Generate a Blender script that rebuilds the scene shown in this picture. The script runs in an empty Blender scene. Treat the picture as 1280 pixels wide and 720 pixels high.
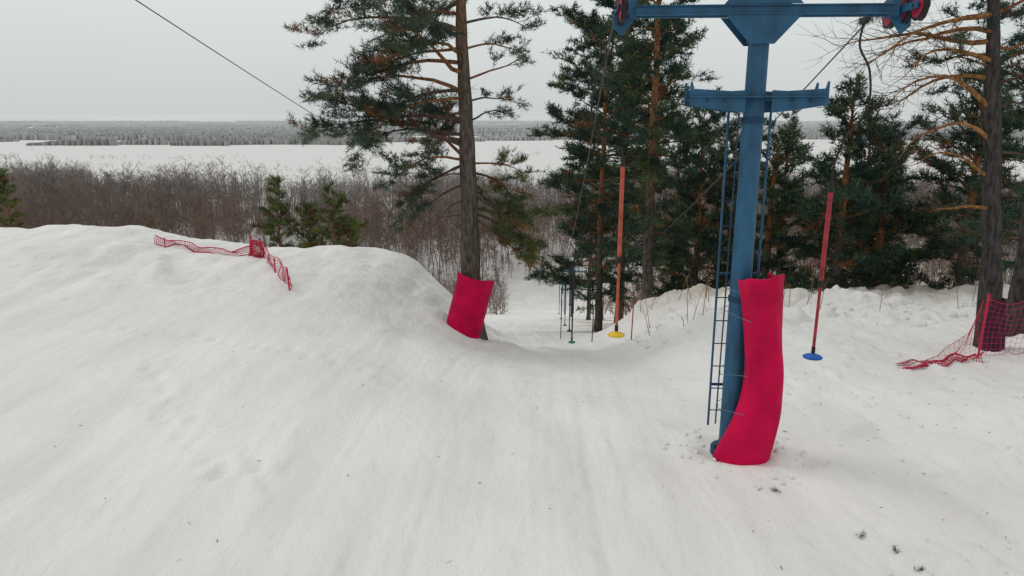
import bpy, math, random, time
import numpy as np
from mathutils import Vector, Matrix
# ------------------------------------------------------------------ helpers
def sstep(a,b,x):
    t=np.clip((np.asarray(x,float)-a)/(b-a),0,1); return t*t*(3-2*t)
def hash2(ix,iy,s):
    n=(ix.astype(np.int64)*374761393+iy.astype(np.int64)*668265263+s*974634777)&0xffffffff
    n=((n^(n>>13))*1274126177)&0xffffffff
    n=(n^(n>>16))&0xffffffff
    return n/4294967295.0
def vnoise(x,y,s=0):
    x=np.asarray(x,float); y=np.asarray(y,float)
    ix=np.floor(x); iy=np.floor(y); fx=x-ix; fy=y-iy
    fx=fx*fx*fx*(fx*(fx*6-15)+10); fy=fy*fy*fy*(fy*(fy*6-15)+10)
    a=hash2(ix,iy,s); b=hash2(ix+1,iy,s); c=hash2(ix,iy+1,s); d=hash2(ix+1,iy+1,s)
    return (a+(b-a)*fx+(c-a)*fy+(a-b-c+d)*fx*fy)*2-1
def fbm(x,y,s=0,o=4):
    r=0;a=1;f=1
    for i in range(o):
        cx=math.cos(.6*i); sx=math.sin(.6*i)
        r=r+a*vnoise((x*cx-y*sx)*f,(x*sx+y*cx)*f,s+i*17); a*=.5; f*=2.03
    return r

_ty=np.arange(-80,260,.5)
_tz=np.interp(_ty,[-80,-20,0,6,9,12,18,24,77,118,132,150,260],
                  [9,1.5,.15,.0,-.05,-.55,-2.0,-3.6,-17.4,-28.3,-30.6,-31,-31])
_k=np.exp(-.5*(np.arange(-8,9)*.5/1.3)**2); _k/=_k.sum()
_tz=np.convolve(np.pad(_tz,8,mode='edge'),_k,'valid')
def height(x,y,detail=True):
    x=np.asarray(x,float); y=np.asarray(y,float)
    base=np.interp(y,_ty,_tz)
    crest=np.interp(x,[-60,-30,-15.8,-13.2,-12.2,-10.6,-8.4,-6,-4.6,-3.6,-2.6],[.5,.55,.62,.74,.68,.32,.10,.02,.0,-.10,-.25])
    b7=sstep(5.5,10.5,y)
    L=base*(1-b7)+crest*sstep(11.5,20.5,y)*b7
    L=L*(1-sstep(22,33,y))+base*sstep(22,33,y)
    edge=.25*fbm(x*.5,y*.5,88,3)
    wl=1-sstep(-4.4+.6*sstep(17,21,y),.45,x+edge)
    R=np.interp(y,[0,9.5,14,20],[0,0,-.45,-1.32])
    R=base*(1-b7)+R*b7
    R=R*(1-sstep(20.3,31,y))+base*sstep(20.3,31,y)
    wr=sstep(1.9,4.3+1.9*sstep(14,20,y),x+edge*.8)
    z=base*(1-wl)*(1-wr)+L*wl+R*wr
    if detail:
        near=1-sstep(45,90,y)
        z=z+near*.055*fbm(x*.33,y*.33,3,3)
        z=z+near*.014*fbm(x*1.7,y*1.7,9,3)
        z=z+near*wl*sstep(13,19,y)*(.08*fbm(x*.55+3,y*.55,21,4)+.10*np.abs(fbm(x*.9,y*.5,23,3))-.05)
        z=z+.16*np.exp(-((x+9.3+.35*(y-18.5))/.28)**2-((y-18.6)/1.1)**2)-.10*np.exp(-((x+8.7+.35*(y-18.5))/.4)**2-((y-18.4)/1.2)**2)
        win=sstep(14.5,17.5,y)*(1-sstep(23,28,y))*sstep(2.6,4.6,x)
        z=z+win*(.30*np.abs(fbm(x*.8,y*.8,33,4))+.13*np.clip(fbm(x*2.6,y*2.6,35,3),0,2))
        win2=sstep(2.2,4.4,x+.35*fbm(x,y,5,2))*(1-sstep(14,18,y))
        z=z+win2*.085*np.clip(fbm(x*3.0,y*3.0,41,3)-.15,0,2)
        z=z-win2*.075*np.clip(fbm(x*1.6,y*1.6,47,2)-.3,0,2)
        wt=sstep(-4.5,-2.5,x)*(1-sstep(1.6,2.4,x))*(1-sstep(40,60,y))
        xx=x+.25*np.sin(y*.22)-.02*y
        z=z+wt*.013*(vnoise(xx*4.5,y*.18,60)+.7*vnoise(xx*11,y*.25,61))
        for gx in (.35,.62,1.05,-.9,-1.3):
            z=z-wt*.026*np.exp(-((xx-gx-.12*vnoise(y*.15,y*0+gx*3,64))/.05)**2)*sstep(-.4,.1,vnoise(y*.4,gx*9+y*0,62))
        z=z+.20*np.exp(-((x-.1)/.5)**2-((y-17.0)/1.0)**2)
        z=z+.14*np.exp(-((x-.95)/.3)**2-((y-18.4)/.8)**2)
        if x.size>1:
            rr=np.random.RandomState(4)
            for i in range(74):
                if i<22: fx=-3.9+rr.rand()*.5-.13*i; fy=7.6+i*.2+rr.rand()*.25
                elif i<40: fx=-8+(i-22)*.33+rr.rand()*.2; fy=13.5-.12*(i-22)+rr.rand()*.3
                elif i<60: fx=3.2+rr.rand()*6; fy=6+rr.rand()*6
                else: fx=-3.6+rr.rand()*1.0; fy=7.3+rr.rand()*.9
                am=.035+.04*rr.rand()
                m=(np.abs(x-fx)<.5)&(np.abs(y-fy)<.5)
                if m.any(): z=z-np.where(m,am*np.exp(-((x-fx)/.10)**2-((y-fy)/.16)**2)-am*.35*np.exp(-((x-fx-.05)/.2)**2-((y-fy-.1)/.24)**2),0)
        d=np.hypot(x-2.75,y-8.2)
        z=z+.07*np.exp(-((d-.55)/.22)**2)*(1+.5*vnoise(x*5,y*5,71))
        d=np.hypot(x+1.1,y-18)
        z=z+.10*np.exp(-((d-.9)/.35)**2)
    return z
def hz(x,y): return float(height(np.array([x]),np.array([y]))[0])
def norm(v):
    v=np.asarray(v,float); return v/(math.sqrt(float((v*v).sum()))+1e-9)

class Builder:
    def __init__(s): s.V=[];s.C=[];s.F=[];s.M=[];s.n=0;s.S=[]
    def add(s,v,f,mat=0,col=(1,1,1),smooth=False):
        v=np.asarray(v,float).reshape(-1,3); f=np.asarray(f,np.int64)
        c=np.asarray(col,float)
        if c.ndim==1: c=np.tile(c,(len(v),1))
        s.V.append(v);s.C.append(c);s.F.append(f+s.n);s.M.append(np.full(len(f),mat));s.S.append(np.full(len(f),smooth));s.n+=len(v)
    def tube(s,pts,rad,sides=6,mat=0,col=(1,1,1),cap=True):
        pts=np.asarray(pts,float); n=len(pts); rad=np.broadcast_to(np.asarray(rad,float),(n,))
        t=np.empty_like(pts); t[1:-1]=pts[2:]-pts[:-2]; t[0]=pts[1]-pts[0]; t[-1]=pts[-1]-pts[-2]
        t/=(np.sqrt((t*t).sum(1))[:,None]+1e-9)
        ref=np.array([0,0,1.]) if abs(t[:,2].mean())<.8 else np.array([1.,0,0])
        u=np.cross(t,ref); u/=(np.sqrt((u*u).sum(1))[:,None]+1e-9); w=np.cross(t,u)
        a=np.arange(sides)*2*math.pi/sides
        v=pts[:,None]+rad[:,None,None]*(np.cos(a)[None,:,None]*u[:,None]+np.sin(a)[None,:,None]*w[:,None])
        i=np.arange(n-1)[:,None]*sides; j=np.arange(sides)[None]; k=(j+1)%sides
        f=np.stack([i+j,i+k,i+k+sides,i+j+sides],-1).reshape(-1,4)
        c=np.asarray(col,float)
        if c.ndim==2: c=np.repeat(c,sides,0)
        s.add(v.reshape(-1,3),f,mat,c,True)
        if cap:
            for r in (0,n-1):
                cc=c if c.ndim==1 else c[r*sides]
                s.add(v[r],[list(range(sides)) if r else list(range(sides))[::-1]],mat,cc)
    def box(s,c,size,mat=0,col=(1,1,1)):
        c=np.array(c,float); h=np.array(size,float)/2
        v=np.array([[x,y,z] for x in(-1,1) for y in(-1,1) for z in(-1,1)])*h
        s.add(v+c,[[0,1,3,2],[4,6,7,5],[0,4,5,1],[2,3,7,6],[0,2,6,4],[1,5,7,3]],mat,col)
    def plate(s,poly,y0,y1,mat=0,col=(1,1,1)):
        n=len(poly); v=[(p[0],y0,p[1]) for p in poly]+[(p[0],y1,p[1]) for p in poly]
        s.add(v,[list(range(n))],mat,col); s.add(v,[list(range(n,2*n))[::-1]],mat,col)
        s.add(v,[[i,(i+1)%n,(i+1)%n+n,i+n] for i in range(n)],mat,col)
    def make(s,name,mats):
        V=np.concatenate(s.V);C=np.concatenate(s.C)
        me=bpy.data.meshes.new(name)
        me.vertices.add(len(V)); me.vertices.foreach_set('co',V.astype(np.float32).ravel())
        loops=np.concatenate([f.ravel() for f in s.F]); tot=np.concatenate([np.full(f.shape[0],f.shape[1]) for f in s.F])
        st=np.concatenate([[0],np.cumsum(tot)[:-1]])
        me.loops.add(len(loops)); me.loops.foreach_set('vertex_index',loops.astype(np.int32))
        me.polygons.add(len(tot)); me.polygons.foreach_set('loop_start',st.astype(np.int32)); me.polygons.foreach_set('loop_total',tot.astype(np.int32))
        me.polygons.foreach_set('material_index',np.concatenate(s.M).astype(np.int32))
        me.polygons.foreach_set('use_smooth',np.concatenate(s.S).astype(bool))
        at=me.color_attributes.new('Col','FLOAT_COLOR','POINT')
        at.data.foreach_set('color',np.hstack([C,np.ones((len(C),1))]).astype(np.float32).ravel())
        for m in mats: me.materials.append(m)
        me.update(calc_edges=True)
        o=bpy.data.objects.new(name,me); bpy.context.collection.objects.link(o); return o

def mat(name,col=None,rough=.7,attr=False,noise=None,bump=None,metal=0,spec=.3):
    m=bpy.data.materials.new(name); m.use_nodes=True; nt=m.node_tree; b=nt.nodes['Principled BSDF']
    b.inputs['Roughness'].default_value=rough; b.inputs['Metallic'].default_value=metal
    b.inputs['Specular IOR Level'].default_value=spec
    tc=nt.nodes.new('ShaderNodeTexCoord'); src=None
    if attr:
        a=nt.nodes.new('ShaderNodeAttribute'); a.attribute_name='Col'; src=a.outputs['Color']
    else:
        r=nt.nodes.new('ShaderNodeRGB'); r.outputs[0].default_value=(*col,1); src=r.outputs[0]
    if noise:
        mp=nt.nodes.new('ShaderNodeMapping'); mp.inputs['Scale'].default_value=noise[2] if len(noise)>2 else (1,1,1)
        nt.links.new(tc.outputs['Object'],mp.inputs[0])
        n=nt.nodes.new('ShaderNodeTexNoise'); n.inputs['Scale'].default_value=noise[0]; n.inputs['Detail'].default_value=6
        nt.links.new(mp.outputs[0],n.inputs['Vector'])
        mr=nt.nodes.new('ShaderNodeMapRange'); mr.inputs[1].default_value=.3; mr.inputs[2].default_value=.7
        mr.inputs[3].default_value=1-noise[1]; mr.inputs[4].default_value=1+noise[1]
        nt.links.new(n.outputs['Fac'],mr.inputs[0])
        mx=nt.nodes.new('ShaderNodeVectorMath'); mx.operation='SCALE'
        nt.links.new(src,mx.inputs[0]); nt.links.new(mr.outputs[0],mx.inputs['Scale']); src=mx.outputs[0]
    nt.links.new(src,b.inputs['Base Color'])
    if bump:
        n=nt.nodes.new('ShaderNodeTexNoise'); n.inputs['Scale'].default_value=bump[0]; n.inputs['Detail'].default_value=8
        mp=nt.nodes.new('ShaderNodeMapping'); mp.inputs['Scale'].default_value=bump[3] if len(bump)>3 else (1,1,1)
        nt.links.new(tc.outputs['Object'],mp.inputs[0]); nt.links.new(mp.outputs[0],n.inputs['Vector'])
        bp=nt.nodes.new('ShaderNodeBump'); bp.inputs['Strength'].default_value=bump[1]; bp.inputs['Distance'].default_value=bump[2]
        nt.links.new(n.outputs['Fac'],bp.inputs['Height']); nt.links.new(bp.outputs[0],b.inputs['Normal'])
    return m

# ------------------------------------------------------------------ materials
def snow_material():
    m=bpy.data.materials.new('snow'); m.use_nodes=True; nt=m.node_tree; N=nt.nodes; K=nt.links
    b=N['Principled BSDF']; b.inputs['Roughness'].default_value=.8; b.inputs['Specular IOR Level'].default_value=.1
    tc=N.new('ShaderNodeTexCoord')
    def noise(sc,det,stretch=(1,1,1)):
        mp=N.new('ShaderNodeMapping'); mp.inputs['Scale'].default_value=stretch; K.new(tc.outputs['Object'],mp.inputs[0])
        n=N.new('ShaderNodeTexNoise'); n.inputs['Scale'].default_value=sc; n.inputs['Detail'].default_value=det; K.new(mp.outputs[0],n.inputs['Vector']); return n
    n1=noise(.30,5); n2=noise(1.6,5,(1,.12,1)); n3=noise(38,3)
    r1=N.new('ShaderNodeValToRGB'); r1.color_ramp.elements[0].position=.35; r1.color_ramp.elements[1].position=.65
    r1.color_ramp.elements[0].color=(.715,.690,.672,1); r1.color_ramp.elements[1].color=(.785,.766,.748,1)
    K.new(n1.outputs['Fac'],r1.inputs[0])
    r2=N.new('ShaderNodeValToRGB'); r2.color_ramp.elements[0].position=.32; r2.color_ramp.elements[1].position=.58
    r2.color_ramp.elements[0].color=(.915,.91,.905,1); r2.color_ramp.elements[1].color=(1,1,1,1); K.new(n2.outputs['Fac'],r2.inputs[0])
    mx=N.new('ShaderNodeMix'); mx.data_type='RGBA'; mx.blend_type='MULTIPLY'; mx.inputs[0].default_value=1
    K.new(r1.outputs[0],mx.inputs[6]); K.new(r2.outputs[0],mx.inputs[7])
    at=N.new('ShaderNodeAttribute'); at.attribute_name='Col'
    mx2=N.new('ShaderNodeMix'); mx2.data_type='RGBA'; mx2.blend_type='MULTIPLY'; mx2.inputs[0].default_value=1
    K.new(mx.outputs[2],mx2.inputs[6]); K.new(at.outputs['Color'],mx2.inputs[7])
    K.new(mx2.outputs[2],b.inputs['Base Color'])
    b1=N.new('ShaderNodeBump'); b1.inputs['Strength'].default_value=.5; b1.inputs['Distance'].default_value=.022; K.new(n3.outputs['Fac'],b1.inputs['Height'])
    n4=noise(6,6,(1,.45,1)); b2=N.new('ShaderNodeBump'); b2.inputs['Strength'].default_value=.7; b2.inputs['Distance'].default_value=.06
    K.new(n4.outputs['Fac'],b2.inputs['Height']); K.new(b1.outputs[0],b2.inputs['Normal']); K.new(b2.outputs[0],b.inputs['Normal'])
    return m
SNOW=snow_material()
BARK=mat('pine_bark',attr=True,rough=.95,noise=(16,.55,(1,1,.3)),bump=(22,1,.06,(1,1,.35)),spec=.05)
NEEDLE=mat('pine_needles',attr=True,rough=.6,spec=.2)
TWIG=mat('bare_wood',attr=True,rough=.9,spec=.05)
BLUE=mat('blue_painted_steel',(.014,.085,.17),rough=.5,noise=(5,.38,(1,1,.4)),bump=(30,.2,.005),spec=.4)
BLUED=mat('blue_steel_dark',(.010,.045,.095),rough=.55,noise=(5,.35),spec=.3)
RED=mat('crimson_vinyl',(.52,.002,.055),rough=.65,noise=(2.6,.22),bump=(5,.6,.035),spec=.12)
PURP=mat('dark_purple_vinyl',(.05,.008,.03),rough=.7,noise=(3,.3),bump=(9,.4,.03))
NET=mat('red_net_plastic',(.52,.02,.07),rough=.6)
RUB=mat('black_rubber',(.02,.02,.022),rough=.6,noise=(20,.3))
WHEEL=mat('red_sheave_paint',(.36,.02,.06),rough=.5,noise=(12,.3))
CABLE=mat('steel_cable',(.07,.07,.075),rough=.5,metal=.3)
ORANGE=mat('orange_tube_paint',(.42,.085,.05),rough=.5,noise=(9,.3))
REDT=mat('red_tube_paint',(.33,.03,.045),rough=.5,noise=(9,.3))
YEL=mat('yellow_plastic',(.72,.46,.02),rough=.45)
BLP=mat('blue_plastic',(.01,.10,.42),rough=.4)
GRN=mat('green_plastic',(.01,.22,.12),rough=.4)
ROPE=mat('grey_cord',(.12,.16,.2),rough=.9)
DARKW=mat('dark_wood',(.05,.035,.025),rough=.9)

# ------------------------------------------------------------------ ground
def axis(lo,hi,d,flo,fhi,g=1.12):
    mid=list(np.arange(lo,hi+1e-6,d)); s=d; v=hi
    while v<fhi: s*=g; v+=s; mid.append(v)
    s=d; v=lo; pre=[]
    while v>flo: s*=g; v-=s; pre.append(v)
    return np.array(pre[::-1]+mid)
gx=axis(-12,11,.055,-16000,16000,1.06); gy=axis(4.5,21,.06,-120,22000,1.035)
X,Y=np.meshgrid(gx,gy); Z=height(X,Y)
nx,ny=len(gx),len(gy)
B=Builder()
idx=np.arange(nx*ny).reshape(ny,nx)
f=np.stack([idx[:-1,:-1],idx[:-1,1:],idx[1:,1:],idx[1:,:-1]],-1).reshape(-1,4)
vt=sstep(120,420,Y)  # distance haze painted into the snow colour: valley slightly greyer and cooler
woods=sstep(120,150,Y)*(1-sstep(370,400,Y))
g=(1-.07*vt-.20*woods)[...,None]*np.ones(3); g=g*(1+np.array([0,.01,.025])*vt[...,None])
litter=sstep(3.0,6,X)*sstep(19,24,Y)*(1-sstep(60,100,Y))*sstep(-.2,.5,fbm(X*.5,Y*.5,55,3))
g=g*(1-litter[...,None]*np.array([.35,.42,.5]))
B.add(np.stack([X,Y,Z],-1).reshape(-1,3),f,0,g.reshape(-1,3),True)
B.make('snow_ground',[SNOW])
# ------------------------------------------------------------------ pines
def add_needles(B,P,D,C,ln,wd,k,rs,mat=1):
    P=np.repeat(np.array(P),k,0); D=np.repeat(np.array(D),k,0); C=np.repeat(np.array(C),k,0)
    n=len(P)
    P=P+D*(rs.rand(n,1)-.35)*ln*1.6
    r=rs.normal(size=(n,3)); r/=np.linalg.norm(r,axis=1,keepdims=True)
    d=D*.75+r; d[:,2]+=.15; d/=np.linalg.norm(d,axis=1,keepdims=True)
    q=np.cross(d,rs.normal(size=(n,3))); q/=(np.linalg.norm(q,axis=1,keepdims=True)+1e-9)
    L=ln*(.7+.6*rs.rand(n,1))
    v=np.stack([P-q*wd/2,P+q*wd/2,P+d*L],1)
    c=C*(.75+.5*rs.rand(n,1)); c=np.repeat(c,3,0)
    B.add(v.reshape(-1,3),np.arange(n*3).reshape(-1,3),mat,c)
def pine(name,x,y,H,r0,limbs,seed,lean=(0,0),needle=(.13,.016,14),dens=26,nsec=4.2,greens=None,dead=.04,orange_from=.35,f0=.3,twigcol=(.10,.055,.035),simple=False,barklow=(.105,.085,.074),barecol=None):
    rs=np.random.RandomState(seed); B=Builder(); z0=hz(x,y)-.25
    if greens is None: greens=[(.030,.062,.038),(.045,.082,.042),(.062,.098,.042)]
    t=np.linspace(0,1,26)
    wob=np.cumsum(rs.normal(size=(26,2))*.014*H/12,axis=0)
    cx=x+lean[0]*t+wob[:,0]-wob[0,0]; cy=y+lean[1]*t+wob[:,1]-wob[0,1]; cz=z0+H*t
    rad=r0*(1-t)**.75+.012; rad[0]*=1.35; rad[1]*=1.08; rad=rad*(1+.06*rs.normal(size=26))
    o=sstep(orange_from-.12,orange_from+.2,t)[:,None]
    col=np.array([barklow])*(1-o)+np.array([[.25,.115,.055]])*o
    B.tube(np.stack([cx,cy,cz],1),rad,12,0,col)
    P=[];D=[];C=[]
    def tr(z):
        tt=min(1,max(0,(z-z0)/H)); return np.array([np.interp(tt,t,cx),np.interp(tt,t,cy),z]),np.interp(tt,t,rad)
    for lb in limbs:
        lz,az,L,el,droop=lb[:5]; fol=lb[5] if len(lb)>5 else 1.0; gset=lb[6] if len(lb)>6 else greens
        s,tr_r=tr(lz); a=math.radians(az); e=math.radians(el)
        d=np.array([math.cos(a)*math.cos(e),math.sin(a)*math.cos(e),math.sin(e)])
        n=6 if simple else 9; pts=[s]; st=L/(n-1)
        for i in range(n-1):
            d=norm(d+np.array([0,0,-droop])*(i/(n-1))**.6*.4+rs.normal(size=3)*.12); pts.append(pts[-1]+d*st)
        pts=np.array(pts); r1=min(tr_r*.55,.012+.014*L)
        lc=(.21,.10,.048) if lb[0]>z0+H*orange_from*.6 and rs.rand()<.65 else (.10,.07,.055)
        if fol<=0 and barecol and L>1.3: lc=barecol; r1*=1.15
        B.tube(pts,np.linspace(r1,.006,n),4 if simple else 6,0,lc,False)
        ns=max(3,int(L*nsec*(fol if fol>0 else 1.3)))
        for k in range(ns):
            u=f0+(1-f0)*((k+rs.rand())/ns); q=u*(n-1); i0=min(int(q),n-2); p=pts[i0]+(pts[i0+1]-pts[i0])*(q-i0)
            dl=norm(pts[i0+1]-pts[i0]); side=norm(np.cross(dl,[0,0,1]))*(1 if k%2 else -1)
            d2=norm(dl*(.5+.5*rs.rand())+side*rs.uniform(.2,1)+np.array([0,0,rs.uniform(-.35,.5)]))
            L2=min(L,3.2)*rs.uniform(.16,.36)*(1.15-.45*u)+.12
            m=2 if simple else 4; p2=[p]; dd=d2
            for i in range(m): dd=norm(dd+rs.normal(size=3)*.16+np.array([0,0,.06])); p2.append(p2[-1]+dd*L2/m)
            p2=np.array(p2); B.tube(p2,np.linspace(.009,.003,m+1),3,0,twigcol,False)
            if fol<=0:
                for j in range(4):
                    qq=p2[rs.randint(1,m+1)]; e2=norm(d2+rs.normal(size=3)*.7)
                    B.tube([qq,qq+e2*L2*.3,qq+norm(e2+rs.normal(size=3)*.3)*L2*.7],[.004,.003,.0015],3,0,twigcol,False)
                continue
            g=np.array(gset[rs.randint(len(gset))])*rs.uniform(.7,1.35)
            if rs.rand()<dead: g=np.array([.19,.085,.035])*rs.uniform(.6,1.2)
            nt_=int(L2*dens*rs.uniform(.6,1.4))+2
            vv=rs.uniform(.2,1.03,nt_)*m; i1=np.minimum(vv.astype(int),m-1); pp=p2[i1]+(p2[i1+1]-p2[i1])*(vv-i1)[:,None]
            off=rs.normal(size=(nt_,3))*.06*(.6+L2); off[:,2]=np.abs(off[:,2])*.6
            dn=dd+off*4+rs.normal(size=(nt_,3))*.3; dn/=np.linalg.norm(dn,axis=1,keepdims=True)
            P.append(pp+off); D.append(dn); C.append(g*rs.uniform(.8,1.2,(nt_,1)))
    if P:
        add_needles(B,np.concatenate(P),np.concatenate(D),np.concatenate(C),needle[0],needle[1],needle[2],rs)
    return B.make(name,[BARK,NEEDLE])

def limbs_tall(rs,z0,z1,n,spread,shape='scots'):
    out=[]; lob=rs.uniform(.6,1.25,6)
    for i in range(n):
        t=(i+rs.rand()*.9)/n; z=z0+(z1-z0)*t; az=i*137.5+rs.uniform(-35,35)
        w=lob[int((az%360)/60)%6]*(.85+.3*math.sin(t*17+lob[0]*9))
        if shape=='scots': L=spread*(.6+.55*math.sin(math.pi*min(1,t*.9+.12)))*rs.uniform(.6,1.15)*w; el=-12+50*t
        else: L=spread*min(1,.65+1.3*t)*(1.08-.80*t**1.7)*rs.uniform(.55,1.15)*w; el=0+50*t
        out.append((z,az,max(.35,L),el+rs.uniform(-14,16),rs.uniform(-.2,.5)))
    return out

OL=[(.085,.105,.035),(.105,.115,.035),(.06,.09,.035)]
rs=np.random.RandomState(11)
A=[]
for i in range(19):
    z=3.1+i*.33; A.append((z+rs.uniform(-.1,.1),180+rs.uniform(-62,62),rs.uniform(2.3,3.7) if i<14 else rs.uniform(1.6,2.8),rs.uniform(-5,22),rs.uniform(.15,.7)))
A+= [(3.3,185,3.5,12,.35),(3.9,172,3.8,8,.3),(4.6,192,3.3,25,.5),(5.3,178,3.4,15,.5),(5.9,188,3.0,18,.3),(3.0,200,2.2,-5,.7),(2.9,165,2.0,-15,.5),(3.6,150,2.8,5,.4),(2.4,186,1.9,-18,.4,.8)]
A+= [(4.9,8,1.8,4,-.1,.5),(5.6,-10,1.6,20,.4,.8),(4.4,20,1.4,10,.5,.8),(6.2,25,2.0,15,.2),(6.8,-15,2.2,25,.2),(3.9,-20,1.3,25,.6,.6),(7.4,15,2,25,.2),(7.9,200,2.2,25,.2),(8.4,-30,1.8,30,.2),(8.6,160,1.8,30,.2)]
A+= [(2.5,10,2.1,-15,.4,1.1,OL),(2.2,-12,2.3,-25,.4,1.2,OL),(2.7,40,2.0,-15,.5,1,OL),(1.9,12,2.2,-28,.1,1.2,OL),(1.6,0,1.7,-32,.1,1.1,OL),(2.4,70,1.7,-10,.5,1,OL),(2.9,5,1.6,0,.5,1,OL),(1.7,30,2.2,-18,.2,1,OL)]
A+= [(2.6,175,1.1,15,.6,0),(2.0,200,.9,0,.4,0),(1.1,165,.5,35,.3,0),(1.6,190,.7,10,.3,0),(4.5,260,.8,10,.3,0),(2.95,195,1.6,-22,.3,.8)]
pine('pine_tree',-.98,18.1,11.8,.28,A,2,lean=(-.15,.1),dens=21,nsec=4.4,dead=.15,needle=(.13,.017,14),orange_from=.66,twigcol=(.15,.075,.04),greens=[(.038,.065,.046),(.052,.080,.052),(.068,.092,.052)])
GY=[(.095,.115,.035),(.125,.13,.035),(.075,.10,.035)]
GD=[(.022,.050,.036),(.032,.062,.038),(.048,.078,.040)]
GM=GD+[(.07,.09,.035)]
def std(x,y,H,n,spread,seed,zb,shape='scots',r0=.17,**kw):
    rs=np.random.RandomState(seed); z=hz(x,y)
    pine('pine_tree',x,y,H,r0,limbs_tall(rs,z+H*zb,z+H*.97,n,spread,shape=shape),seed+100,**kw)
far=dict(needle=(.20,.038,8),dens=17,nsec=4.0,simple=True)
std(5.0,26,14.5,92,2.7,1,.16,r0=.2,greens=GM,needle=(.18,.030,9),dens=18,dead=.03)
std(6.9,45,23,105,4.2,2,.22,r0=.26,greens=GD,needle=(.28,.060,7),dens=12,nsec=4,simple=True)
std(4.1,33,13.8,84,2.6,22,.14,r0=.18,greens=GM,**far)
std(7.8,30,9.6,70,2.5,3,.06,'cone',greens=GD,**far)
std(9.6,33,10.4,66,2.6,4,.06,'cone',greens=GM,**far)
std(9.0,39,11.5,56,2.6,14,.08,'cone',greens=OL+GD,**far)
std(11.3,24.5,7.2,66,2.2,5,.04,'cone',greens=GD,**far)
std(9.7,27,7.0,52,1.9,6,.04,'cone',greens=GM,**far)
std(14.6,29,8.2,62,2.4,7,.05,'cone',greens=GD,**far)
std(13.2,25.5,5.4,50,2.0,57,.05,'cone',greens=GM,**far)
std(15.3,24.0,7.2,56,2.1,61,.05,'cone',greens=GD,**far)
std(15.6,32,9.8,56,2.5,62,.05,'cone',greens=OL+GD,**far)
std(17.2,27,9,56,2.4,8,.08,'cone',greens=GD,**far)
std(13.6,36,11,50,2.6,18,.08,'cone',**far)
std(18.6,36,11,50,2.6,58,.08,'cone',greens=GD,**far)
std(13.4,18.2,10.5,60,2.2,9,.12,greens=GD,needle=(.16,.028,9),dens=18)
std(6.6,60,17,50,3.0,19,.1,'cone',needle=(.32,.07,7),dens=10,simple=True)
for i,(px,py,h,sp) in enumerate([(-13.7,42,9.1,1.7),(-12.2,43,7.6,1.6),(-10.4,42,8.0,1.9),(-31.5,45,9.8,1.8),(-10.9,48,7.4,1.6)]):
    std(px,py,h,54,sp,30+i,.12,'cone',greens=GY,needle=(.24,.05,8),dens=15,nsec=4.2,r0=.12,dead=.06,simple=True)
Cl=[(4.15,182,2.5,32,.9,0),(3.55,190,2.1,30,.9,0),(2.9,176,1.6,30,.9,0),(2.35,185,1.7,14,.4,0),(5.35,184,2.6,6,.5,0),(5.0,200,2.2,10,.5,0),(4.7,165,2.0,15,.5,0),(5.8,190,2.5,-5,.2,0),
    (5.5,170,2.3,5,.5,0),(6.2,180,2.4,0,.4,.3),(4.6,-20,1.6,20,.3),(5.2,10,1.8,20,.3),(5.8,-40,1.8,15,.3),(6.3,30,2,20,.3),(4.1,20,1.5,10,.4),(3.4,-10,1.4,0,.4),(2.6,15,1.4,-5,.4),
    (6.8,200,2.2,20,.3),(7.3,160,2,25,.3),(3.9,172,1.1,20,.6,.7),(6.5,230,1.9,10,.4,.7),(1.8,178,.9,10,.3,0),(1.2,190,.7,0,.3,0),(5.1,150,1.3,10,.2,.8),(5.5,215,1.2,5,.3,.7),(4.9,190,.9,15,.2,.9)]
pine('pine_tree',9.42,13.6,9.5,.20,Cl,77,lean=(-1.15,0),dens=22,nsec=4.3,orange_from=.9,needle=(.12,.015,13),twigcol=(.11,.065,.042),greens=GD,barklow=(.062,.055,.054),barecol=(.30,.145,.06))
std(10.75,14.8,10,30,1.9,41,.5,r0=.2,greens=GD,needle=(.13,.019,11),dens=20,orange_from=.8,barklow=(.062,.055,.054))

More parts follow.
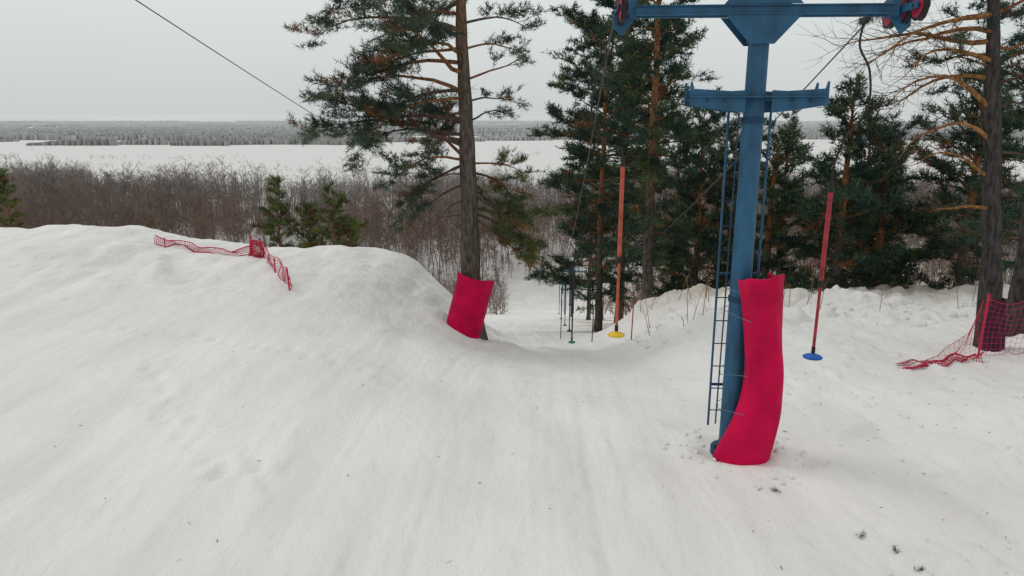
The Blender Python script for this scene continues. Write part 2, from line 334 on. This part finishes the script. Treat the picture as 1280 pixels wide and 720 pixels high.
# ------------------------------------------------------------------ bare trees
def bare_proto(seed,nb=17,sub=4,thin=1.0,H=12,low=.22,tc=(1.35,1.4,1.45),spread=1.0):
    rs=np.random.RandomState(seed); V=[];F=[];C=[]
    def blade(p,q,w0,w1,c):
        d=norm(q-p); u=norm(np.cross(d,rs.normal(size=3))); i=len(V)
        V.extend([p-u*w0,p+u*w0,q+u*w1,q-u*w1]); F.append([i,i+1,i+2,i+3]); C.extend([c]*4)
    p=np.zeros(3); tr=[p]
    for i in range(4): p=p+np.array([rs.normal()*.35,rs.normal()*.35,H/4]); tr.append(p)
    for i in range(4):
        r0=.13*thin*(1-i/4.3); r1=.13*thin*(1-(i+1)/4.3); b=len(V)
        for pp,r in((tr[i],r0),(tr[i+1],r1)):
            for a in(0,2.1,4.2): V.append(pp+np.array([math.cos(a)*r,math.sin(a)*r,0])); C.append(tc)
        for a in range(3): F.append([b+a,b+(a+1)%3,b+(a+1)%3+3,b+a+3])
    for k in range(nb):
        t=rs.uniform(low,.98)*4; i=min(int(t),3); s=tr[i]+(tr[i+1]-tr[i])*(t-i)
        a=rs.uniform(0,6.28); e=rs.uniform(.25,1.1); L=H*rs.uniform(.14,.32)*(1.15-t/5.5)*spread
        d=np.array([math.cos(a)*math.cos(e),math.sin(a)*math.cos(e),math.sin(e)]); q=s+d*L
        blade(s,q,.04*thin,.018*thin,(1,.93,.88))
        for j in range(sub):
            s2=s+(q-s)*rs.uniform(.3,1); d2=norm(d+rs.normal(size=3)*.65+np.array([0,0,.25])); blade(s2,s2+d2*L*rs.uniform(.3,.7),.028*thin,.010*thin,(1.05,.90,.83))
    return np.array(V),np.array(F),np.array(C)
def scatter(name,sets,seed):
    rs=np.random.RandomState(seed); B=Builder()
    for protos,xs,ys,sc,wid,cols in sets:
        zs=height(xs,ys,False); pick=rs.randint(len(protos),size=len(xs))
        for k,(V,F,PC) in enumerate(protos):
            m=pick==k; n=m.sum()
            if not n: continue
            a=rs.rand(n)*6.28; c,s=np.cos(a)[:,None],np.sin(a)[:,None]; S=sc[m][:,None]; W=S*wid[m][:,None]
            x=xs[m][:,None]+(V[None,:,0]*c-V[None,:,1]*s)*W; y=ys[m][:,None]+(V[None,:,0]*s+V[None,:,1]*c)*W; z=zs[m][:,None]-.2+V[None,:,2]*S
            v=np.stack([x,y,z],-1).reshape(-1,3)
            cc=cols[m][:,None,:]*PC[None]
            f=(F[None]+np.arange(n)[:,None,None]*len(V)).reshape(-1,4)
            B.add(v,f,0,cc.reshape(-1,3))
    return B.make(name,[TWIG])
pn=[bare_proto(i,32,6,.66,low=.38) for i in range(10)]
pf=[bare_proto(20+i,14,4,1.3,low=.34,tc=(1.1,1.15,1.18),spread=1.1) for i in range(8)]
sh=[bare_proto(50+i,26,4,.6,H=6,low=.02,tc=(1,1,1)) for i in range(6)]
rs=np.random.RandomState(5)
n=15500; ys=np.sqrt(rs.uniform(126**2,420**2,n)); xs=rs.uniform(-1,1,n)*(ys*.86+25)
keep=~((xs>-6)&(xs<26)&(ys<156+6*vnoise(xs*.15,xs*0,4)))
keep&=~((xs<=-6)&(xs>-26)&(ys<140))
keep&=fbm(xs*.02,ys*.012,81,3)>-.85
keep&=ys<(362+50*fbm(xs*.012,xs*0,7,3))
xs,ys=xs[keep],ys[keep]; n=len(xs)
hf=np.clip((ys-130)/240,0,1)[:,None]  # haze factor: farther trees get paler colours, painted aerial perspective
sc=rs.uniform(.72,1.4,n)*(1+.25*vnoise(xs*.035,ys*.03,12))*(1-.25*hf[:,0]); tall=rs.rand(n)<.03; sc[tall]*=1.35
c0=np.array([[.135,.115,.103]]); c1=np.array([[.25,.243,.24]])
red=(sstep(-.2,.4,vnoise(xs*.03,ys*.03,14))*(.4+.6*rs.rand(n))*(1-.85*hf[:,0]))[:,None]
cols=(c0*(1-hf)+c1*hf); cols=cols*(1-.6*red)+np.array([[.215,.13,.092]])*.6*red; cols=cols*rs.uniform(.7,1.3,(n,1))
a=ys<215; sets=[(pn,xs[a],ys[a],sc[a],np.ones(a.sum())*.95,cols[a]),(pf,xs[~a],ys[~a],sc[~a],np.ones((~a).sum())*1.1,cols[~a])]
m=2400; ys=np.sqrt(rs.uniform(124**2,240**2,m)); xs=rs.uniform(-1,1,m)*(ys*.86+20); k=~((xs>-2)&(xs<24)&(ys<150)); k&=fbm(xs*.03,ys*.03,83,3)>-.2; xs,ys=xs[k],ys[k]; m=len(xs)
cb=np.where(rs.rand(m,1)<.4,np.array([[.19,.115,.08]]),np.array([[.15,.125,.108]]))*rs.uniform(.7,1.3,(m,1))
sets.append((sh,xs,ys,rs.uniform(.3,.8,m),np.full(m,1.3),cb))
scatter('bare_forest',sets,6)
n=620; ys=rs.uniform(34,126,n); xs=np.where(rs.rand(n)<.6,7.5+.06*ys+rs.rand(n)**1.3*(ys*.75),-(9+rs.rand(n)*ys*.8))
s1=(sh,xs,ys,rs.uniform(.4,1.0,n),np.full(n,1.0),np.array([[.17,.105,.06]])*rs.uniform(.6,1.4,(n,1)))
n=300; ys=rs.uniform(96,150,n); xs=rs.uniform(-26,1.0,n)-.02*ys
s2=(sh,xs,ys,rs.uniform(.35,.95,n),np.full(n,1.2),np.array([[.17,.125,.095]])*rs.uniform(.6,1.4,(n,1)))
scatter('bare_shrubs',[s1,s2],8)
n=4200; ys=rs.uniform(400,900,n); xs=rs.uniform(-1,1,n)*ys*.85
k=fbm(xs*.003,ys*.022,90,3)>.72; xs,ys=xs[k],ys[k]; n=len(xs)
scatter('river_brush',[(pf[:3],xs,ys,rs.uniform(.15,.40,n),np.full(n,4.0),np.full((n,3),.36)*rs.uniform(.85,1.15,(n,1)))],9)

# far forest beyond the frozen river, broken by snowy meadows
B=Builder(); rs=np.random.RandomState(3); yy=860.
while yy<9500:
    st=2.2*(yy/1000)**.8; W=yy*.95; x=np.arange(-W,W,st); x=x+rs.uniform(-.3,.3,len(x))*st
    fr=fbm(x*.0014+yy*.0007,np.full(len(x),yy*.0038),6,5)
    pres=(fr>-.06)&(yy>960+260*fbm(x*.0016,x*0+3,19,4))
    top=np.clip((fr+.35)*13,1.0,8.0)+1.2*vnoise(x*.03,x*0+yy,5)+rs.uniform(-1.0,1.0,len(x))
    dep=yy+rs.uniform(-6,6,len(x))+20*vnoise(x*.01,x*0+yy,31)
    hf=np.clip((yy-900)/3400,0,1)**.5  # haze painted into the row colours, paler and bluer with distance
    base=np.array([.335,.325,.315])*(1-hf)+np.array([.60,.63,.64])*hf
    i=np.where(pres[:-1]&pres[1:])[0]
    if len(i):
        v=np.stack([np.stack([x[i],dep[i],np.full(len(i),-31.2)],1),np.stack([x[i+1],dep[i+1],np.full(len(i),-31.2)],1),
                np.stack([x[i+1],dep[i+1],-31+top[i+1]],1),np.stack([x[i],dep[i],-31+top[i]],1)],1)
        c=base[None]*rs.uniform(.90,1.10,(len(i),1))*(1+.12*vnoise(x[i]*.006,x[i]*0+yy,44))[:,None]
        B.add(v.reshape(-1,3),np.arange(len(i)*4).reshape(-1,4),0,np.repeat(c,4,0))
    yy*=1.038
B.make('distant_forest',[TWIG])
B=Builder()
for yy,hh,cc in((10500,60,.66),(15000,120,.70)):  # pale ridge tones carry painted haze, the farther one paler
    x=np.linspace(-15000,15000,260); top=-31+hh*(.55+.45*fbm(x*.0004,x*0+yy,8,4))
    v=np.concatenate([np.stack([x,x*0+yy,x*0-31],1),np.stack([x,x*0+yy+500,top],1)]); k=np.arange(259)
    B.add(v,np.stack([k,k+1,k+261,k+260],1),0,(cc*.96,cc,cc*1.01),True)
B.make('distant_hills',[TWIG])

# ------------------------------------------------------------------ lift tower
def sheave(B,x,y,z,r=.17,w=.06):
    n=22; a=np.arange(n)*2*math.pi/n
    for (ri,wi,m) in ((r,w,3),(r*.80,w+.012,2),(r*.25,w+.05,3)):
        v=[]
        for s,rr in ((-1,ri),(-.35,ri*.9),(.35,ri*.9),(1,ri)):
            for t in a: v.append((x+s*wi/2,y+rr*math.cos(t),z+rr*math.sin(t)))
        v=np.array(v)
        f=[[k*n+j,k*n+(j+1)%n,(k+1)*n+(j+1)%n,(k+1)*n+j] for k in range(3) for j in range(n)]
        B.add(v,f,m,(1,1,1)); B.add(v[:n],[list(range(n))],m); B.add(v[3*n:],[list(range(n))[::-1]],m)
def tower(x,y,z,rot=0):
    B=Builder(); h=5.16
    zz=np.array([-.4,0,.02,1.5,3.2,5.6]); B.tube(np.stack([zz*0,zz*0,zz],1),[.135,.13,.125,.122,.115,.108],20,0)
    B.tube([(0,0,-.1),(0,0,.03)],.22,20,1)
    for zc in (1.9,3.95,4.80): B.tube([(0,0,zc),(0,0,zc+.06)],.134,20,1)
    for a in range(6): B.tube([(.17*math.cos(a*1.047),.17*math.sin(a*1.047),.02),(.17*math.cos(a*1.047),.17*math.sin(a*1.047),.06)],.015,6,1)
    for s in(-1,1):
        B.box((0,s*.095,h-.03),(2.72,.030,.075),0); B.box((0,s*.112,h+.0145),(2.72,.06,.012),0); B.box((0,s*.112,h-.0745),(2.72,.06,.012),0)
        B.plate([(-.40,h-.085),(-.13,h-.38),(.13,h-.38),(.40,h-.085)],s*.128-.006,s*.128+.006,0)
        B.plate([(-.40,h+.025),(-.12,h+.32),(.12,h+.32),(.40,h+.025)],s*.138-.006,s*.138+.006,0)
    for xx in(-1.2,-.8,.8,1.2): B.box((xx,0,h-.03),(.03,.155,.065),1)
    p=4.25
    for s in(-1,1):
        for q in(-1,1):
            B.plate([(q*.74,p+.14),(q*.72,p+.14),(q*.70,p+.065),(q*.30,p+.04),(q*.14,p+.05),(q*.14,p-.19),(q*.34,p-.17),(q*.74,p-.11)][::q],s*.17-.007,s*.17+.007,0)
        B.box((0,s*.195,p-.02),(1.46,.05,.012),0)
        for xx in(-.55,-.36,.36,.55): B.tube([(xx,s*.178,p-.06),(xx,s*.20,p-.06)],.014,6,1)
    B.box((0,0,p-.05),(1.45,.32,.012),1)
    for i in range(9):
        if i!=4: B.box((-.64+i*.16,0,p-.01),(.02,.325,.03),1)
    for sx in(-.235,.235): B.tube([(sx,.16,.25),(sx,.16,p-.07)],.014,8,0)
    for i in range(13): B.tube([(-.235,.16,.45+i*.29),(.235,.16,.45+i*.29)],.007,6,1)
    for zc in(.8,2.2,3.5): B.box((0,.14,zc),(.48,.02,.03),1)
    B.tube([(-.19,-.03,.35),(-.175,-.03,2),(-.165,-.02,4.05)],.009,8,1)
    for s in(-1,1):
        xe=s*1.38
        B.plate([(xe-.04,h-.10),(xe+.04,h-.10),(xe+.04,h+.2),(xe-.04,h+.2)],-.08,.08,0)
        B.box((xe+s*.07,0,h-.03),(.025,.80,.07),0); B.box((xe+s*.19,0,h-.03),(.018,.80,.05),0)
        B.box((xe+s*.13,0,h-.03),(.14,.05,.05),1)
        for dy in(-.33,.02,.34) :
            sheave(B,xe+s*.13,dy,h-.03,.155,.05); B.tube([(xe+s*.05,dy,h-.03),(xe+s*.22,dy,h-.03)],.018,8,3)
        B.plate([(xe-s*.04,h-.09),(xe+s*.20,h-.02),(xe+s*.20,h-.20),(xe+s*.10,h-.28)][::s],-.02,.0,0)
    o=B.make('ski_lift_tower',[BLUE,BLUED,WHEEL,RUB]); o.location=(x,y,z); o.rotation_euler=(0,0,rot); return o
rotT=-math.atan(.0565)
tower(2.69,8.25,0.0,rot=rotT)
T2=(6.6,77); T3=(8.75,115); T4=(10.3,143)
for tx,ty in (T2,T3,T4): tower(tx,ty,hz(tx,ty),rot=rotT)

def pad(name,secs,yc,ry,a0,a1,mats,seed,slant=0,nz=60,na=44,fa=1.0):
    secs=np.array(secs); zz=np.linspace(secs[0,0],secs[-1,0],nz)
    l=np.interp(zz,secs[:,0],secs[:,1]); r=np.interp(zz,secs[:,0],secs[:,2])
    ker=np.ones(9)/9; l=np.convolve(np.pad(l,4,mode='edge'),ker,'valid'); r=np.convolve(np.pad(r,4,mode='edge'),ker,'valid')
    a=np.radians(np.linspace(a0,a1,na)); B=Builder()
    def lay(off):
        L=[]
        for i,z in enumerate(zz):
            cx=(l[i]+r[i])/2; rx=(r[i]-l[i])/2; t=i/(nz-1)
            fold=fa*(.022*vnoise(a*1.2+z*.5,np.full(na,z*1.0),seed)+.006*vnoise(a*3,np.full(na,z*2.2),seed+1)+.010*np.abs(vnoise(a*2.2+z*1.7,a*0+z*.7,seed+2)))
            x=cx+(rx-off)*np.cos(a)*(1+fold/rx); y=yc+(ry-off)*np.sin(a)*(1+1.8*fold/rx)
            zf=z+slant*(x-cx)*t+.05*vnoise(a*1.5,np.full(na,1.0+(t>.5)*5),seed+3)*abs(2*t-1)**3
            L.append(np.stack([x,y,zf],1))
        return np.array(L)
    o=lay(0); n_=lay(.03); v=np.concatenate([o.reshape(-1,3),n_.reshape(-1,3)]); M=nz*na
    I=np.arange(M).reshape(nz,na)
    f=np.stack([I[:-1,:-1],I[:-1,1:],I[1:,1:],I[1:,:-1]],-1).reshape(-1,4)
    fs=[f,f[:,::-1]+M]
    def strip(e): return np.stack([e[:-1],e[:-1]+M,e[1:]+M,e[1:]],1)
    fs+= [strip(I[0]),strip(I[-1])[:,::-1],strip(I[:,0])[:,::-1],strip(I[:,-1])]
    B.add(v,np.concatenate(fs),0,(1,1,1),True)
    return B.make(name,mats)
pad('tower_safety_padding',[(-.05,2.42,3.08),(.0,2.44,3.10),(.25,2.54,3.14),(.6,2.67,3.18),(1.1,2.74,3.18),(1.7,2.69,3.13),(2.25,2.59,3.10)],8.06,.26,184,410,[RED],5,slant=.02)
pad('tree_safety_padding',[(-1.62,-1.80,-.84),(-1.4,-1.74,-.80),(-.7,-1.56,-.62),(.0,-1.38,-.45),(.12,-1.36,-.44)],17.95,.40,185,352,[RED],8,slant=-.22)
pad('trunk_padding',[(-.42,9.2,9.68),(0,9.18,9.64),(.62,9.12,9.58)],13.55,.26,150,400,[PURP],12)
B=Builder()
for zc,dz in((1.75,.05),(1.10,-.1),(.62,-.06),(2.05,.02)):
    B.tube([(2.72,7.86,zc),(2.60,8.02,zc+dz*.4),(2.51,8.2,zc+dz),(2.56,8.42,zc+dz*.8),(2.75,8.5,zc+dz*.5),(2.98,8.4,zc),(3.1,8.2,zc)],.004,5,0)
B.make('padding_cords',[ROPE])

# ------------------------------------------------------------------ haul ropes
def rope(name,p0,p1,sag,r,m=CABLE,n=60):
    t=np.linspace(0,1,n)[:,None]; p=np.array(p0)*(1-t)+np.array(p1)*t; p[:,2]-=(4*sag*t*(1-t))[:,0]
    B=Builder(); B.tube(p,r,6,0); return B.make(name,[m])
h2=hz(*T2)+5.29; h3=hz(*T3)+5.29; h4=hz(*T4)+5.29
for s in(-1,1):
    x1=2.69+s*1.51; x2=T2[0]+s*1.51; x3=T3[0]+s*1.51; x4=T4[0]+s*1.51
    rope('haul_rope',(x1,8.6,5.28),(x2,76.7,h2),1.55,.010)
    rope('haul_rope',(x2,77.3,h2),(x3,114.7,h3),.5,.011)
    rope('haul_rope',(x3,115.3,h3),(x4,142.7,h4),.3,.011)
    rope('haul_rope',(x1,8.6,5.28),(x1-.9,-8,6.6),.1,.010)
rope('power_wire',(-6.95,5,7.75),(-6.7,60,-1.3),.25,.011,RUB)

# ------------------------------------------------------------------ platter hangers
def smooth_path(pts,n=8):
    pts=[Vector(p) for p in pts]; out=[]; P=[pts[0]*2-pts[1]]+pts+[pts[-1]*2-pts[-2]]
    for i in range(1,len(P)-2):
        for k in range(n):
            t=k/n; a,b,c,d=P[i-1],P[i],P[i+1],P[i+2]
            out.append(.5*((2*b)+(c-a)*t+(2*a-5*b+4*c-d)*t*t+(3*b-a-3*c+d)*t**3))
    out.append(pts[-1]); return np.array([tuple(v) for v in out])
def disc(B,x,y,z,r,m):
    prof=[(.02,.055),(.03,.03),(r*.8,.012),(r,-.005),(r*.97,-.02),(r*.5,-.03),(.0,-.035)]; n=28; v=[]
    for rr,zz in prof:
        for j in range(n): a=j*2*math.pi/n; v.append((x+max(rr,.001)*math.cos(a),y+max(rr,.001)*math.sin(a),z+zz))
    B.add(v,[[k*n+j,k*n+(j+1)%n,(k+1)*n+(j+1)%n,(k+1)*n+j] for k in range(len(prof)-1) for j in range(n)],m,(1,1,1),True)
def hanger(arcp,top,bot,tube,dm,r=.125,ar=.014):
    B=Builder()
    if arcp: B.tube(smooth_path(arcp),ar,8,0); B.box(arcp[0],(.05,.14,.06),0)
    t=np.array(top);b=np.array(bot)
    B.tube([t+(0,0,.10),t-(0,0,.02)],.026,12,0)
    B.tube([t,t*.985+b*.015],.037,12,0)
    B.tube([t,t*.45+b*.55],.029,12,1); B.tube([t*.47+b*.53,t*.43+b*.57],.033,12,0); B.tube([t*.45+b*.55,b+(0,0,.10)],.020,12,1); B.tube([b+(0,0,.13),b],.025,12,0)
    disc(B,b[0],b[1],b[2],r,2); return B.make('platter_lift_hanger',[RUB,tube,dm])
hanger([(4.16,9.0,5.12),(4.14,9,4.84),(4.29,9,4.55),(4.31,9,4.12),(4.08,9,3.76),(3.98,9,3.45),(3.97,9,3.2)],(3.97,9,3.14),(3.95,9,.96),REDT,BLP)
hanger([(1.26,9.6,5.0),(1.27,9.6,4.86),(1.1,9.6,4.56),(1.03,9.6,4.05),(1.2,9.6,3.7),(1.42,9.6,3.62),(1.46,9.6,3.5)],(1.46,9.6,3.42),(1.45,9.6,1.08),ORANGE,YEL,.12)
hanger([(2.0,19,2.0),(1.95,19,1.2),(1.7,19,.6),(1.66,19,0)],(1.66,19,-.1),(1.65,19,-2.0),RUB,GRN,.10)
for yy in (27,36,50,63):
    for s in (-1,1):
        if yy==27 and s>0: continue
        t=(yy-8.6)/68.1; xx=2.69+.0565*(yy-8.25)+s*1.51; zr=5.28*(1-t)+h2*t-4*1.55*t*(1-t)
        zb=max(hz(xx,yy)+.3,zr-3.6); hanger([(xx,yy,zr),(xx+.2,yy,zr-.4),(xx,yy,zr-1)],(xx,yy,zr-1.1),(xx,yy,min(zb,zr-2.4)),REDT if s>0 else RUB,RUB,.1)
for (sx,sy,hh,m) in ((3.25,18.8,1.15,REDT),(2.55,22,1.1,RUB),(1.9,27,1.6,DARKW)):
    B=Builder(); z=hz(sx,sy); B.tube([(sx,sy,z-.2),(sx+.03,sy,z+hh)],.016,8,0); B.make('slalom_pole',[m])

# ------------------------------------------------------------------ netting
def net(name,path,hts,cell,seed,posts=(),r=.0055,rad_post=.02):
    path=np.array(path,float); seg=np.hypot(*np.diff(path[:,:2],axis=0).T); s=np.concatenate([[0],np.cumsum(seg)])
    L=s[-1]; nu=max(4,int(L/cell)); H=np.array(hts,float); nv=max(4,int(H.max()/cell))
    def P(u,v):
        sx=np.interp(u*L,s,path[:,0]); sy=np.interp(u*L,s,path[:,1]); h_=np.interp(u*L,s,H)
        z=hz(sx,sy)+.02+h_*v
        wob=.06*vnoise(np.array([u*L*2.2]),np.array([v*2.+seed]),seed)[0]
        return np.array([sx+wob,sy+wob*1.5+.08*math.sin(v*3+u*9),z+.03*vnoise(np.array([u*L*3]),np.array([v*3.]),seed+2)[0]])
    G=np.array([[P(i/nu,j/nv) for j in range(nv+1)] for i in range(nu+1)]); B=Builder()
    for i in range(nu+1): B.tube(G[i],r,3,0,cap=False)
    for j in range(nv+1): B.tube(G[:,j],r*(2.2 if j in(0,nv) else 1),3,0,cap=False)
    for (px,py,ph,lx) in posts:
        z=hz(px,py); B.tube([(px,py,z-.2),(px+lx,py,z+ph)],rad_post,8,0)
    return B.make(name,[NET])
net('net_fence',[(8.5,12.5),(9.6,12.7),(10.8,12.9),(12.6,13.2)],[1.05,.98,1.0,.95],.10,3,posts=[(8.5,12.5,1.2,.03),(12.6,13.2,1.15,0)],r=.0032)
net('net_fence',[(8.46,12.5),(8.1,12.4),(7.6,12.15),(6.7,11.9)],[1.0,.40,.08,.03],.10,6,r=.003)
net('net_fence',[(8.4,12.2),(7.9,12.05),(7.2,11.85),(6.75,11.75)],[.12,.08,.10,.03],.05,7,r=.008)
net('net_fence',[(-10.9,21.6),(-10.2,21.4),(-9.2,21.2),(-8.3,21.1),(-7.35,20.7)],[.22,.18,.16,.14,.40],.07,8,posts=[(-10.5,21.5,.3,0),(-7.7,20.8,.62,.05),(-7.3,20.6,.6,0)],r=.008)
net('net_fence',[(-7.7,20.8),(-7.5,20.7),(-7.2,20.6)],[.5,.42,.46],.035,9,r=.011)
net('net_fence',[(-7.2,20.6),(-6.5,19.2),(-5.8,17.8),(-5.3,16.7)],[.46,.38,.34,.52],.10,10,posts=[(-5.3,16.7,.55,-.03),(-6.35,18.9,.4,0)],r=.005)

# ------------------------------------------------------------------ debris
rs=np.random.RandomState(21); B=Builder()
for i in range(110):
    x=rs.uniform(2.4,9) if rs.rand()<.75 else rs.uniform(-6,2); y=rs.uniform(5.2,12.5); z=hz(x,y)+.006; a=rs.rand()*6.28; L=rs.uniform(.015,.06)
    B.tube([(x,y,z),(x+math.cos(a)*L/2,y+math.sin(a)*L/2,z+.008),(x+math.cos(a+.4)*L,y+math.sin(a+.4)*L,z)],rs.uniform(.0012,.0035),4,0,(.06,.04,.03))
P=[];D=[];C=[]
for (x,y) in((3.42,6.35),(3.62,6.05),(3.70,5.80),(2.95,7.2)):
    a=rs.rand()*6.28
    for k in range(6): P.append((x+math.cos(a)*k*.012+rs.normal()*.010,y+math.sin(a)*k*.012+rs.normal()*.010,hz(x,y)+.02)); D.append((math.cos(a),math.sin(a),.1)); C.append((.05,.10,.07))
add_needles(B,P,D,C,.05,.005,9,rs)
B.make('pine_twigs',[TWIG,NEEDLE])
B=Builder()
for i in range(34):
    x=rs.uniform(3.2,14); y=rs.uniform(17,23); z=hz(x,y); L=rs.uniform(.3,1.3); q=rs.normal(size=2)*.08*L
    B.tube([(x,y,z-.1),(x+q[0],y,z+L*.5),(x+2*q[0],y+q[1],z+L)],[.010,.007,.003],4,0,(.22,.13,.06))
    for k in range(4):
        t=rs.uniform(.4,.9); B.tube([(x+2*q[0]*t,y,z+L*t),(x+2*q[0]*t+rs.normal()*.12,y+rs.normal()*.1,z+L*t+.16)],.003,3,0,(.22,.13,.06))
B.make('dry_saplings',[TWIG])
B=Builder(); import bmesh
bm=bmesh.new(); bmesh.ops.create_icosphere(bm,subdivisions=2,radius=1); iv=np.array([v.co[:] for v in bm.verts]); ifc=np.array([[v.index for v in f.verts] for f in bm.faces]); bm.free()
for i in range(330):
    if i<45: a=rs.rand()*6.28; d=rs.uniform(.3,.9); x=2.75+d*math.cos(a); y=8.1+d*math.sin(a); r=rs.uniform(.012,.045)
    elif i<220: x=rs.uniform(2.5,8); y=rs.uniform(5.3,12); r=rs.uniform(.008,.035)
    else: x=rs.uniform(3.2,13.5); y=rs.uniform(16,20.5); r=rs.uniform(.03,.12)
    s=rs.uniform(.6,1.2,3); v=iv*s*r*(1+.25*vnoise(iv[:,0]*1.7+i,iv[:,1]*1.7+iv[:,2],i)[:,None])+np.array([x,y,hz(x,y)+r*.05])
    B.add(v,ifc,0,(1,1,1),True)
B.make('snow_chunks',[SNOW])

# ------------------------------------------------------------------ world, sun, camera
w=bpy.data.worlds.new('World'); bpy.context.scene.world=w; w.use_nodes=True; nt=w.node_tree; N=nt.nodes; K=nt.links
bg=N['Background']; sky=N.new('ShaderNodeTexSky'); sky.sky_type='NISHITA'; sky.sun_disc=False
SE,SR=math.radians(56),math.radians(-70)
sky.sun_elevation=SE; sky.sun_rotation=SR; sky.dust_density=5; sky.air_density=1.2
sc_=N.new('ShaderNodeVectorMath'); sc_.operation='SCALE'; sc_.inputs['Scale'].default_value=.06; K.new(sky.outputs[0],sc_.inputs[0])
tc=N.new('ShaderNodeTexCoord'); sp=N.new('ShaderNodeSeparateXYZ'); K.new(tc.outputs['Generated'],sp.inputs[0])
cr=N.new('ShaderNodeValToRGB'); e=cr.color_ramp.elements; e[0].position=0; e[0].color=(.62,.65,.655,1); e[1].position=.14; e[1].color=(.73,.775,.76,1)
x_=e.new(1.0); x_.color=(.77,.80,.79,1); K.new(sp.outputs['Z'],cr.inputs[0])
nz=N.new('ShaderNodeTexNoise'); nz.inputs['Scale'].default_value=2.2; nz.inputs['Detail'].default_value=4; mpn=N.new('ShaderNodeMapping'); mpn.inputs['Scale'].default_value=(1,1,4); K.new(tc.outputs['Generated'],mpn.inputs[0]); K.new(mpn.outputs[0],nz.inputs['Vector'])
mrr=N.new('ShaderNodeMapRange'); mrr.inputs[1].default_value=.3; mrr.inputs[2].default_value=.7; mrr.inputs[3].default_value=.985; mrr.inputs[4].default_value=1.015; K.new(nz.outputs['Fac'],mrr.inputs[0])
s2=N.new('ShaderNodeVectorMath'); s2.operation='SCALE'; K.new(cr.outputs[0],s2.inputs[0]); K.new(mrr.outputs[0],s2.inputs['Scale'])
mx=N.new('ShaderNodeMix'); mx.data_type='RGBA'; mx.inputs[0].default_value=.94; K.new(sc_.outputs[0],mx.inputs[6]); K.new(s2.outputs[0],mx.inputs[7])
K.new(mx.outputs[2],bg.inputs[0]); bg.inputs[1].default_value=1.0
sl=bpy.data.lights.new('sun','SUN'); sl.energy=.7; sl.angle=math.radians(16); sl.color=(1,.97,.93)
so=bpy.data.objects.new('sun',sl); bpy.context.collection.objects.link(so)
sd=Vector((math.sin(SR)*math.cos(SE),math.cos(SR)*math.cos(SE),math.sin(SE))); so.rotation_euler=sd.to_track_quat('Z','Y').to_euler()
cam=bpy.data.cameras.new('camera'); cam.sensor_width=36; cam.lens=25.31; cam.clip_end=60000; cam.clip_start=.1
co=bpy.data.objects.new('camera',cam); co.location=(0,0,4); co.rotation_euler=(math.radians(90-13.25),0,0); bpy.context.collection.objects.link(co)
S=bpy.context.scene; S.camera=co; S.view_settings.view_transform='Standard'; S.view_settings.look='None'; S.view_settings.exposure=0; S.view_settings.gamma=1
